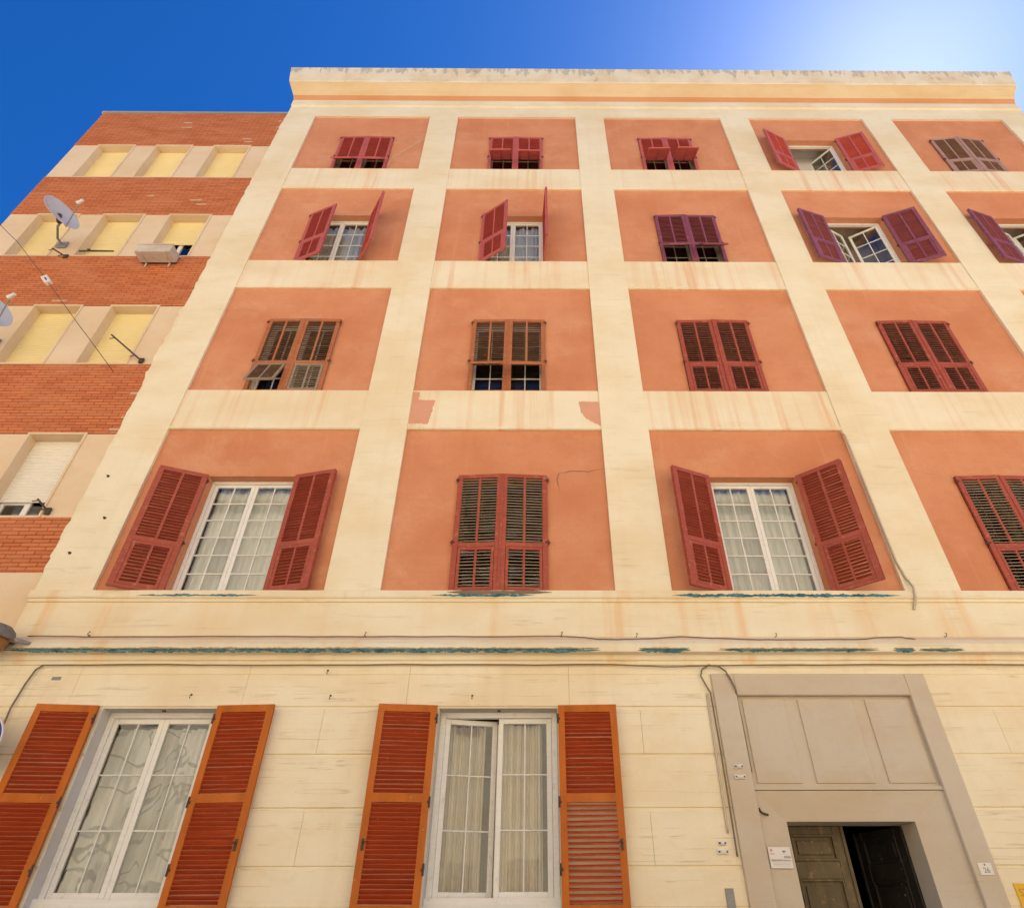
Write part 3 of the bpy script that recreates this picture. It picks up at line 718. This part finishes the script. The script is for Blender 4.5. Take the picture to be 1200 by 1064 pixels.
for r in range(4):
    z0, z1 = rb[r]; xs = [BXL] + [e for q in BWX for e in (q[0]-.035, q[1]+.035)] + [BXR]
    for k in range(0, len(xs), 2): w = MB(); w.box(bx(xs[k]), bx(xs[k+1]), .012, .3, z0, z1); w.build('render_pier', 'render', BB)
    for c, (x0, x1) in enumerate(BWX):
        a, b = bx(x0), bx(x1); wz0, wz1 = z0+.0, z1+.022
        f = frame_mb(a-.035, b+.035, wz0, wz1, -.008, .035, .19, bottom=False)
        f.box(a, b, .0, .19, wz0, wz0+.03)
        f = f.build('window', 'render', BB)
        mat, gap = shut.get((c, r), ('yellow_shutter', 0))
        if (c, r) in ((0, 0), (0, 1)): mat = 'white_shutter'
        s_ = MB(); zt = wz1-.035; zb = wz0+.03+gap*(zt-wz0); n = int((zt-zb)/.052); p = (zt-zb)/n
        for k in range(n):
            zz = zb+k*p
            s_.quad_mesh([(a, .176, zz), (b, .176, zz), (b, .166, zz+.010), (a, .166, zz+.010), (b, .164, zz+p*.55), (a, .164, zz+p*.55), (b, .176, zz+p), (a, .176, zz+p)],
                         [(0, 1, 2, 3), (3, 2, 4, 5), (5, 4, 6, 7)])
        s_.build('roller_shutter', mat, f)
        if gap:
            sf = frame_mb(a, b, wz0+.03, zt, .20, .06, .05).build('sash', 'white_frame', f)
            q = MB(); q.cbox((a+b)/2-.05, (a+b)/2+.03, .199, .24, wz0+.09, zt-.06, .004); q.cbox(a+.06, (a+b)/2-.05, .202, .235, wz0+.33, wz0+.37, .004); q.build('mullion', 'white_frame', f)
            q = MB(); q.face([(a+.06, .225, wz0+.09), (b-.06, .225, wz0+.09), (b-.06, .225, zt-.06), (a+.06, .225, zt-.06)]); q.build('pane', 'glass', f)
        q = MB(); q.box(a-.03, b+.03, .26, 1.0, wz0, wz1)
        q.v = [(x, y, z) for x, y, z in q.v]; q.f = [fc for i, fc in enumerate(q.f) if i != 2]; q.mi = q.mi[:len(q.f)]
        q.build('room', 'room_dark', f)
w = MB(); w.box(bx(BXL), bx(BXR), .012, .3, 0, 5.319); w.build('render_wall', 'render', BB)
w = MB(); w.box(bx(BXL), bx(BXL)+.25, .3, 10, 0, 18.0); w.box(bx(BXL), bx(BXR), 9.8, 10, 0, 18.0); w.build('side_wall', 'render', BB)
w = MB(); w.box(bx(BXL)-.03, bx(BXR)-.02, -.03, 10.02, 18.0, 18.07); w.build('roof', 'slab_grey', BB)
for x, z in ((-8.62, 17.50), (-8.6, 17.26), (-6.95, 16.70), (-6.88, 16.56), (-8.25, 14.16), (-7.30, 14.0), (-7.10, 13.84), (-6.33, 17.62), (-6.30, 17.3), (-8.63, 10.66), (-6.34, 8.4), (-6.28, 7.9), (-6.36, 7.66)):
    wd = random.choice((.14, .2, .26)); w = MB(); w.box(bx(x), bx(min(x+wd, BXR-.01)), -.006, .01, z, z+.04); w.build('pale_brick', 'pale_brick', BB)

# ------------------------------------------------------------------ curtains (each hangs behind its window)
def curtain(x0, x1, z0, z1, y, mat, label, waves=9, amp=.025, seed=0, gather=0.):
    rr = random.Random(seed); n = 80; w = MB(); top = []; 
    ph = rr.uniform(0, 6)
    xs = [x0+(x1-x0)*i/n for i in range(n+1)]
    rowz = [z0+(z1-z0)*k/8 for k in range(9)]
    vs_ = []
    for k, z in enumerate(rowz):
        for i, x in enumerate(xs):
            t = i/n; yy = amp*math.sin(t*waves*6.283+ph+.6*math.sin(t*9+k*.15)) + amp*.5*math.sin(t*waves*14.7+ph*2)
            vs_.append((x, yy, z))
    fs = [(k*(n+1)+i, k*(n+1)+i+1, (k+1)*(n+1)+i+1, (k+1)*(n+1)+i) for k in range(8) for i in range(n)]
    w.quad_mesh(vs_, fs); o = w.build('curtain', mat, None, (0, D+y, 0), smooth=True)
    return tag(o, label, 'curtain', 'curtains behind the window glass')
yw = RD+.13
curtain(-4.57, -3.45, 5.1, 6.86, yw+.13, 'net', 'pale net curtain behind the large shutter-framed window on the left, first floor', 7, .03, 1)
curtain(2.60, 3.66, 5.1, 6.86, yw+.13, 'net', 'pale net curtain in the first-floor window above the grey doorway', 8, .03, 2)
curtain(-4.55, -3.5, 11.95, 13.5, yw+.13, 'net', 'small white curtain in third-floor window between half-open rose shutters, beside brick building', 7, .03, 3)
curtain(-1.0, .10, 11.95, 13.52, yw+.13, 'net', 'small white curtain behind window with shutter swung straight out', 5, .03, 4)
curtain(-4.66, -3.56, 1.9, 3.5, .30, 'print', 'white curtain with dark swirl print in the left street window', 6, .03, 5)
curtain(-.98, -.54, 1.9, 3.55, .42, 'linen', 'beige curtain behind the sash left ajar in the second street window', 5, .03, 6)
curtain(-.40, .10, 1.9, 3.55, .31, 'linen', 'beige curtain behind the shut sash of the second street window', 5, .035, 7)

# ------------------------------------------------------------------ things fixed to the facades
def fa(x, z, o=0): return (x, D-o, z)           # a point o metres out from the facade
def dish(loc_c, wall, label):
    C = Vector(loc_c)
    az, el = R(66), R(20)
    nrm = Vector((math.sin(az)*math.cos(el), -math.cos(az)*math.cos(el), math.sin(el)))
    zax = nrm; xax = (rt - zax*rt.dot(zax)).normalized(); yax = zax.cross(xax)
    mt_ = Matrix((xax, yax, zax)).transposed()
    root = empty('satellite_dish', wall)
    tag(root, label, 'satellite dish', 'satellite dishes on the brick building')
    O = Vector(wall)
    loc = lambda p: Vector(p)-O
    w = MB(); Rr = .335; prof = [(.0005 + Rr*t/8, .07*(t/8)**2-.035) for t in range(9)] + [(Rr+.007, .037), (Rr+.004, .030)] + [(Rr*t/8 + .0005, .07*(t/8)**2-.045) for t in range(8, -1, -1)]
    xf = Matrix.Translation(loc(C)) @ mt_.to_4x4()
    w.lathe(prof, 40, 0, xf); w.build('reflector', 'dish_white', root, smooth=True)
    rim = Rr
    low = min((C + (xax*math.cos(t)+yax*math.sin(t))*rim for t in [k*.1 for k in range(63)]), key=lambda p: p.dot(up) + p.dot(rt)*.9)
    lnb = C + nrm*.44 + (low-C)*.10
    w = MB(); w.tube([loc(C - nrm*.05 + (low-C)*.1), loc(low), loc(lnb)], .012, 6); w.build('feed_arm', 'grey_metal', root)
    w = MB(); d = (C-lnb).normalized(); w.tube([loc(lnb-d*.07), loc(lnb), loc(lnb+d*.05), loc(lnb+d*.06)], [.028, .03, .042, .02], 12); w.build('receiver', 'white_plastic', root)
    back = C - nrm*.09 + (low-C)*.45
    w = MB(); w.tube([loc(back+Vector((0, .03, .06))), loc(back+Vector((0, .03, -.10))), loc(Vector(wall)+Vector((-.02, -.14, .02))), loc(Vector(wall)+Vector((0, -.01, 0)))], .021, 8); w.build('mast', 'grey_metal', root)
    w = MB(); w.tube([loc(C-nrm*.045), loc(back), loc(back-nrm*.03)], [.05, .045, .03], 8); w.build('clamp', 'iron', root)
    w = MB(); w.box(-.09, .09, -.014, .0, -.09, .09); w.build('wall_plate', 'grey_metal', root)
dish((-8.86, D-.65, 12.379), (-9.224, D+.03, 12.37), 'pale round satellite dish on bent mast between upper windows of the brick building')
dish((-8.724, D-.65, 9.617), (-9.08, D+.03, 9.56), 'satellite dish mostly cut off by the left edge of the photo')

def cable(name, pts, r, mat, label, cat='cable', group='cables along the facade', sag=0):
    P_ = []
    for i in range(len(pts)-1):
        for k in range(4):
            t = k/4; a, b = Vector(pts[i]), Vector(pts[i+1]); p = a.lerp(b, t)
            p.z += random.uniform(-.004, .004); P_.append(p)
    P_.append(Vector(pts[-1]))
    w = MB(); o0 = P_[0].copy(); w.tube([p-o0 for p in P_], r, 6)
    o = w.build(name, mat, None, o0, smooth=True)
    return tag(o, label, cat, group)
def on_belt(x, v):        # v 0 = top of the slope, 1 = its foot
    return fa(x, 4.457-.075*v, .024+.072*v)
cable('cable', [on_belt(x, v) for x, v in ((-5.95, 0), (-5.27, .15), (-3.27, .05), (-1.97, .1), (-.66, .12), (.3, .0), (.55, .2), (.75, .75), (1.05, .85), (1.36, .65), (1.77, .1), (2.2, .55), (2.5, .8), (3.0, .9), (3.78, .8), (4.1, .3), (4.31, .1), (4.49, .7))], .006, 'cable',
      'thin brown cable sagging along the top of the belt above the street windows')
cable('cable', [fa(x, z, .035) for x, z in ((-5.60, 4.11), (-4.5, 4.118), (-3.17, 4.112), (-1.5, 4.118), (-.24, 4.114), (.9, 4.118), (1.5, 4.09), (2.1, 4.105), (3.3, 4.115), (4.6, 4.118), (6.0, 4.115), (8, 4.118), (12, 4.118))], .007, 'cable',
      'long brown cable pinned under the string course from end to end')
cable('cable', [fa(x, z, .028) for x, z in ((-5.60, 4.11), (-5.66, 4.06), (-5.70, 3.9), (-5.73, 3.64), (-5.71, 3.37), (-5.70, 2.6), (-5.70, 1.2))], .010, 'cable',
      'brown cable dropping down the wall beside the leftmost orange shutter')
cable('cable', [fa(x, z, .055) for x, z in ((2.0, 4.105), (2.12, 4.09), (2.19, 4.03), (2.235, 3.93), (2.268, 3.82))] + [fa(2.278, 3.74, .0), fa(2.29, 3.4, -.015), fa(2.288, 3.0, -.015)], .010, 'cable',
      'brown cable curving over the top left corner of the grey door surround')
cable('cable', [fa(x, z, .03) for x, z in ((2.0, 4.10), (1.93, 4.06), (1.905, 3.99), (1.95, 3.88), (1.985, 3.80), (1.99, 3.3), (1.985, 2.6), (1.98, 2.25))], .009, 'cable',
      'looped brown cable running down beside the grey door surround')
cable('cable', [fa(x, z, .012) for x, z in ((1.945, 3.80), (1.94, 3.2), (1.935, 2.75), (1.93, 2.45))], .012, 'pale_conduit',
      'pale conduit on the wall beside the looped cable left of the door', 'conduit')
cable('cable', [fa(x, z, .014) for x, z in ((4.60, 7.64), (4.645, 7.55), (4.655, 6.8), (4.658, 6.0), (4.665, 5.45), (4.70, 5.24))] + [fa(4.72, 5.07, .065), fa(4.70, 4.95, .065), fa(4.685, 4.86, .02), fa(4.65, 4.80, .012)], .016, 'pale_conduit',
      'thick pale cable down the pilaster beside the tilted red shutter', 'cable')
cable('cable', [fa(x, z, .02) for x, z in ((-2.66, 16.6), (-2.95, 16.2), (-3.25, 15.75), (-3.30, 15.40))], .006, 'pale_conduit',
      'thin pale string slanting across the top left salmon panel', 'string')
cable('overhead_wire', [(-10.92, D-.35, 13.1), (-9.69, D-.30, 11.98), (-8.66, D-.25, 10.90), (-8.0, D-.2, 10.18), (-6.75, D-.02, 8.84)], .006, 'cable_dark',
      'thin dark wire slanting down across the brick building', 'wire')
w = MB(); w.cbox(-.055, .055, -.04, .04, -.11, .11, .012); w.tube([(0, -.041, .02), (0, -.041, -.07)], .012, 6, 1)
o = w.build('wire_splice', ['white_enamel', 'iron'], None, (-8.66, D-.25, 10.90), (0, R(-42), 0)); tag(o, 'small pale splice box hung on the dark wire over the brick', 'splice box')
# cracks: hairlines in the stucco are real thin grooves filled with dirt
def hook(name, x, z, label, kind, group, o=0):
    r_ = empty(name, fa(x, z, o)); tag(r_, label, 'hook', group)
    if kind == 'hook':
        w = MB(); w.tube([(0, .02, 0), (0, -.05, 0), (.004, -.062, .015), (.018, -.06, .035), (.02, -.045, .05), (.0, -.04, .055)], .006, 6)
    else:
        w = MB(); w.tube([(0, .02, .0), (0, -.028, 0), (0, -.030, -.05), (0, -.018, -.055)], .007, 6)
    w.build('shank', 'iron', r_)
    w = MB(); w.lathe([(.016, .0), (.014, .006), (.001, .008)], 10, 0, Matrix.Rotation(R(90), 4, 'X')); w.build('rosette', 'iron', r_)
    r_.scale = (.72, .72, .72)
for x, z, l in ((-5.246, 4.47, 'rusty hook at the far left of the belt, above the leftmost orange shutter'), (-1.99, 4.462, 'rusty hook on the belt between the two street windows'), (.332, 4.465, 'rusty hook on the belt above the right shutter of the second street window'),
                (1.22, 4.45, 'rusty hook on the belt left of the door, beside the sagging cable'), (2.873, 4.45, 'rusty hook on the belt above the grey door surround'), (4.898, 4.455, 'rusty hook on the belt right of the door')):
    hook('wall_hook', x, z, l, 'hook', 'rusty hooks along the belt', .0)
for x, z, l in ((-3.815, 3.79, 'rusty pin above the printed-curtain window'), (-2.263, 3.78, 'rusty pin in the wall between the two street windows'), (-.682, 3.78, 'rusty pin above the window with a sash ajar'),
                (-2.35, 4.06, 'rusty pin just under the string course between the street windows')):
    hook('wall_pin', x, z, l, 'pin', 'rusty pins above the street windows', .0)
for x, z, l in ((-5.99, 6.79, 'upper rusty bolt stub on the left pilaster'), (-5.748, 6.10, 'middle rusty bolt stub on the left pilaster'), (-5.974, 5.57, 'lowest rusty bolt stub on the left pilaster')):
    w = MB(); w.lathe([(.02, .0), (.018, .010), (.011, .012), (.010, .03), (.001, .032)], 10, 0, Matrix.Rotation(R(90), 4, 'X'))
    o = w.build('bolt', 'iron', None, fa(x, z)); tag(o, l, 'bolt', 'bolt stubs on the left pilaster')

def crack(pts, y0, y1):
    w = MB(); rr = random.Random(len(pts)+int(pts[0][0]*10)); P_ = []
    for i in range(len(pts)-1):
        for k in range(5):
            t = k/5; a, b = pts[i], pts[i+1]
            tt = (i+t)/(len(pts)-1)
            P_.append((a[0]+(b[0]-a[0])*t, y0+(y1-y0)*tt, a[1]+(b[1]-a[1])*t+rr.uniform(-.006, .006)))
    P_.append((pts[-1][0], y1, pts[-1][1]))
    w.tube(P_, [.0035]*(len(P_)-3)+[.002, .0015, .001], 4); w.build('crack', 'cable', B)
crack([(1.01, 6.97), (.78, 6.93), (.55, 6.95), (.36, 6.91)], PD+.004, PD+.030)
crack([(5.36, 6.98), (5.62, 6.93), (5.90, 6.885)], PD+.004, PD+.048)
crack([(.36, 6.91), (.33, 6.80), (.37, 6.62)], PD+.030, PD+.040)
# iron line holders and small things at the brick building's windows
def rod(name, p0, p1, label, r=.014, wall=None):
    root = empty(name, p1); tag(root, label, 'iron rod')
    a, b = Vector(p0)-Vector(p1), Vector((0, 0, 0))
    w = MB(); w.tube([a, b], r, 8); w.build('bar', 'iron', root)
    w = MB(); w.box(-.035, .035, -.012, .012, -.05, .05); w.build('bracket', 'iron', root)
    for t in (.12, .8):
        w = MB(); q = a.lerp(b, t); w.tube([q, q+Vector((-.10, .02, 0))], .008, 6); w.build('peg', 'iron', root)
rod('line_holder', (-6.95, D-.22, 9.50), (-6.44, D+.02, 9.14), 'long rusty rod leaning across the yellow shuttered window next to the salmon building')
rod('line_holder', (-9.16, D-.14, 12.02), (-8.98, D+.02, 11.99), 'short rusty rod on the wall under the satellite dish mast')
rod('line_holder', (-6.70, D-.10, 6.34), (-6.58, D+.02, 6.22), 'short rusty rod at the half-raised white roller shutter')
w = MB(); w.tube([(0, 0, 0), (.20, 0, .01), (.66, 0, .004)], [.016, .018, .014], 8); w.box(.15, .2, -.02, .02, .01, .05)
o = w.build('iron_bar', 'iron', None, (-8.74, D-.03, 12.09)); tag(o, 'dark iron bar lying on the sill of the middle yellow shuttered window', 'bar')
bxr = empty('window_box', (-7.12, D-.13, 11.86)); tag(bxr, 'dusty whitish box hung below the half-raised yellow shutter window', 'window box')
w = MB(); w.cbox(-.33, .33, -.12, .13, -.1, -.085, .01); w.cbox(-.33, .33, -.13, -.115, -.1, .12, .006); w.box(-.33, .33, .115, .13, -.1, .12); w.box(-.33, -.315, -.115, .115, -.085, .12); w.box(.315, .33, -.115, .115, -.085, .12)
w.build('tray', 'dusty_plastic', bxr)
w = MB(); w.box(-.345, .345, -.145, -.13, .095, .125); w.box(-.345, .345, .13, .145, .095, .125); w.build('rim', 'dusty_plastic', bxr)
for sx in (-.22, .22):
    w = MB(); w.box(sx-.012, sx+.012, -.12, .13, -.115, -.102); w.box(sx-.012, sx+.012, .13, .14, -.20, .10); w.build('bracket', 'dusty_plastic', bxr)

# old wall lamp at the left end of the string course
L = empty('wall_lamp', fa(-6.10, 4.36, 0)); tag(L, 'dusty grey domed wall lamp with amber glass at the left end of the belt', 'lamp')
w = MB(); w.lathe([(.001, .13), (.09, .125), (.16, .10), (.21, .05), (.235, -.02), (.24, -.05), (.225, -.055), (.2, -.02), (.1, .05)], 28, 0, Matrix.Translation((-.03, -.30, .0)))
w.build('shade', 'lamp_grey', L, smooth=True)
w = MB(); w.lathe([(.19, -.04), (.185, -.09), (.15, -.17), (.09, -.22), (.001, -.235)], 24, 0, Matrix.Translation((-.03, -.30, .0))); w.build('glass_bowl', 'amber', L, smooth=True)
w = MB(); w.tube([(-.03, -.12, .03), (.02, -.06, .02), (.08, -.03, .0), (.10, .01, .0)], [.04, .035, .03, .03], 10); w.build('arm', 'lamp_grey', L)
w = MB(); w.tube([(.14, -.25, -.03), (.24, -.2, -.03), (.30, -.10, -.03)], [.03, .025, .02], 8); w.build('spigot', 'grey_metal', L)

# signs
def text_mesh(txt, size, mat, parent, loc, name='lettering', align='CENTER'):
    cu = bpy.data.curves.new('t', 'FONT'); cu.body = txt; cu.size = size; cu.extrude = .0006; cu.align_x = align; cu.align_y = 'CENTER'
    ob = bpy.data.objects.new('t', cu); COL.objects.link(ob)
    me = bpy.data.meshes.new_from_object(ob.evaluated_get(bpy.context.evaluated_depsgraph_get()))
    bpy.data.objects.remove(ob); me.materials.clear(); me.materials.append(M[mat])
    return put(name, me, parent, loc, (R(90), 0, 0))
S = empty('notice_plate', fa(2.41, 2.247, -.018)); tag(S, 'white surveillance notice reading AREA VIDEOSORVEGLIATA on the grey surround left of the door', 'sign')
w = MB(); w.cbox(-.115, .115, -.006, .0, -.088, .088, .002); w.build('plate', 'white_enamel', S, rot=(0, 0, R(8)))
S.rotation_euler = (0, 0, 0)
for txt, sz, mat, x, z in (('AREA', .030, 'ink_grey', .07, .004), ('VIDEOSORVEGLIATA', .0215, 'ink_grey', .0, -.024)): text_mesh(txt, sz, mat, S, (x, -.0085+ x*.14, z)).rotation_euler = (R(90), 0, R(8))
w = MB()
for k in range(3): w.box(-.09, .09, -.0072, -.0062, -.046-.012*k, -.0425-.012*k)
w.build('small_print', 'ink_faint', S, rot=(0, 0, R(8)))
w = MB(); w.box(.03, .058, -.0074, -.0062, .045, .058); w.box(.058, .066, -.0074, -.0062, .048, .055); w.box(.04, .045, -.0074, -.0062, .03, .045); w.build('camera_symbol', 'ink_grey', S, rot=(0, 0, R(8)))
w = MB(); w.lathe([(.001, .0074), (.014, .0074), (.014, .006)], 14, 0, Matrix.Translation((-.083, 0, .06)) @ Matrix.Rotation(R(90), 4, 'X')); w.box(-.105, -.055, -.0072, -.0062, .026, .034); w.build('emblem', 'ink_red', S, rot=(0, 0, R(8)))
S = empty('house_number_plate', fa(4.342, 2.147, .036)); tag(S, 'small white house number plate 26 on the right side of the door surround', 'sign')
w = MB(); w.cbox(-.066, .066, -.008, .0, -.05, .05, .003); w.build('plate', 'white_enamel', S)
text_mesh('26', .062, 'ink_grey', S, (.004, -.0088, -.012))
w = MB(); w.lathe([(.001, .009), (.009, .009), (.009, .007)], 10, 0, Matrix.Translation((.0, 0, .034)) @ Matrix.Rotation(R(90), 4, 'X')); w.build('emblem', 'ink_grey', S)
S = empty('yellow_sign', fa(4.83, 1.79, .0)); tag(S, 'yellow notice board with ochre lettering at the right edge, beside the door', 'sign')
w = MB(); w.cbox(-.26, .26, -.012, .0, -.25, .245, .004); w.build('board', 'sign_yellow', S)
text_mesh('ST', .085, 'ink_ochre', S, (-.235, -.0128, .17), align='LEFT'); text_mesh('S', .085, 'ink_ochre', S, (-.235, -.0128, .06), align='LEFT')
S = empty('traffic_sign', (-5.745, D-.30, 0)); tag(S, 'round blue traffic sign cut by the left edge of the photo', 'sign')
w = MB(); w.tube([(0, .06, .0), (0, .06, 3.52)], .03, 12); w.build('pole', 'grey_metal', S)
w = MB(); w.lathe([(.001, .012), (.288, .012), (.288, .002)], 40, 0, Matrix.Translation((0, 0, 3.22)) @ Matrix.Rotation(R(90), 4, 'X')); w.build('face', 'sign_blue', S)
w = MB(); w.lathe([(.289, .011), (.30, .011), (.302, -.012), (.001, -.013)], 40, 0, Matrix.Translation((0, 0, 3.22)) @ Matrix.Rotation(R(90), 4, 'X')); w.build('rim', 'white_enamel', S)

# bell plates and small boxes
def jbox(x, z, wd, h, mat, label, o=.0, name='junction_box'):
    r_ = empty(name, fa(x, z, o)); tag(r_, label, 'wall box', 'small boxes beside the door' if name == 'junction_box' else None)
    w = MB(); w.cbox(-wd/2, wd/2, -.02, .0, -h/2, h/2, .004); w.build('back_box', mat, r_)
    w = MB(); w.cbox(-wd*.22, wd*.25, -.034, -.0205, -h*.3, h*.32, .004); w.build('cover', 'white_enamel', r_)
    for sx in (-.36, .38):
        w = MB(); w.cbox(wd*sx-.007, wd*sx+.007, -.026, -.0205, -.008, .008, .002); w.build('clip', 'iron' if mat != 'iron' else 'grey_metal', r_)
jbox(2.145, 3.045, .09, .036, 'white_plastic', 'upper white box on the left jamb of the grey surround', .036)
jbox(2.140, 2.947, .115, .038, 'white_plastic', 'lower, wider white box on the left jamb of the grey surround', .036)
jbox(1.857, 2.365, .075, .038, 'white_plastic', 'upper white box on the cream wall left of the doorway')
jbox(1.852, 2.293, .105, .045, 'white_plastic', 'lower, wider white box on the cream wall left of the doorway')
w = MB(); w.cbox(-.04, .04, -.014, 0, -.09, .09, .004); o = w.build('cover_plate', 'grey_metal', None, fa(1.855, 1.91)); tag(o, 'small grey cover plate low on the wall left of the doorway', 'plate')
w = MB(); w.cbox(-.05, .05, -.008, 0, -.018, .018, .003); o = w.build('meter_label', 'grey_metal', None, fa(-5.40, 3.97)); tag(o, 'small grey metal tag above the leftmost orange shutter', 'tag')
# loose iron strap by the door
w = MB(); w.tube([(0, .0, .05), (.004, -.015, .02), (.03, -.022, .0), (.075, -.02, -.012)], .011, 6); o = w.build('strap', 'iron', None, fa(2.295, 2.62, -.02)); tag(o, 'bent dark iron strap on the grey surround above the white notice', 'strap')

# ------------------------------------------------------------------ the sunny side of the street, behind the camera (seen in the panes)
T = empty('terraced_building', (0, -17.0, 0)); tag(T, 'cream building across the street, seen mirrored in the window panes', 'building')
w = MB(); w.box(-55, 60, -9, 0, 0, 22.6); w.build('wall', 'cream', T)
w = MB(); w.box(-55.2, 60.2, -9.2, .3, 22.6, 23.1); w.build('cornice', 'cream_cornice', T)
for k in range(11):
    for z in (2.2, 9.9, 14.0, 18.1):
        w = MB(); x = -23+4.4*k; w.cbox(x, x+1.3, -.06, .06, z, z+2.2, .01); f = w.build('shutter', 'grey_surround', T)
print('objects', len(scene.objects))
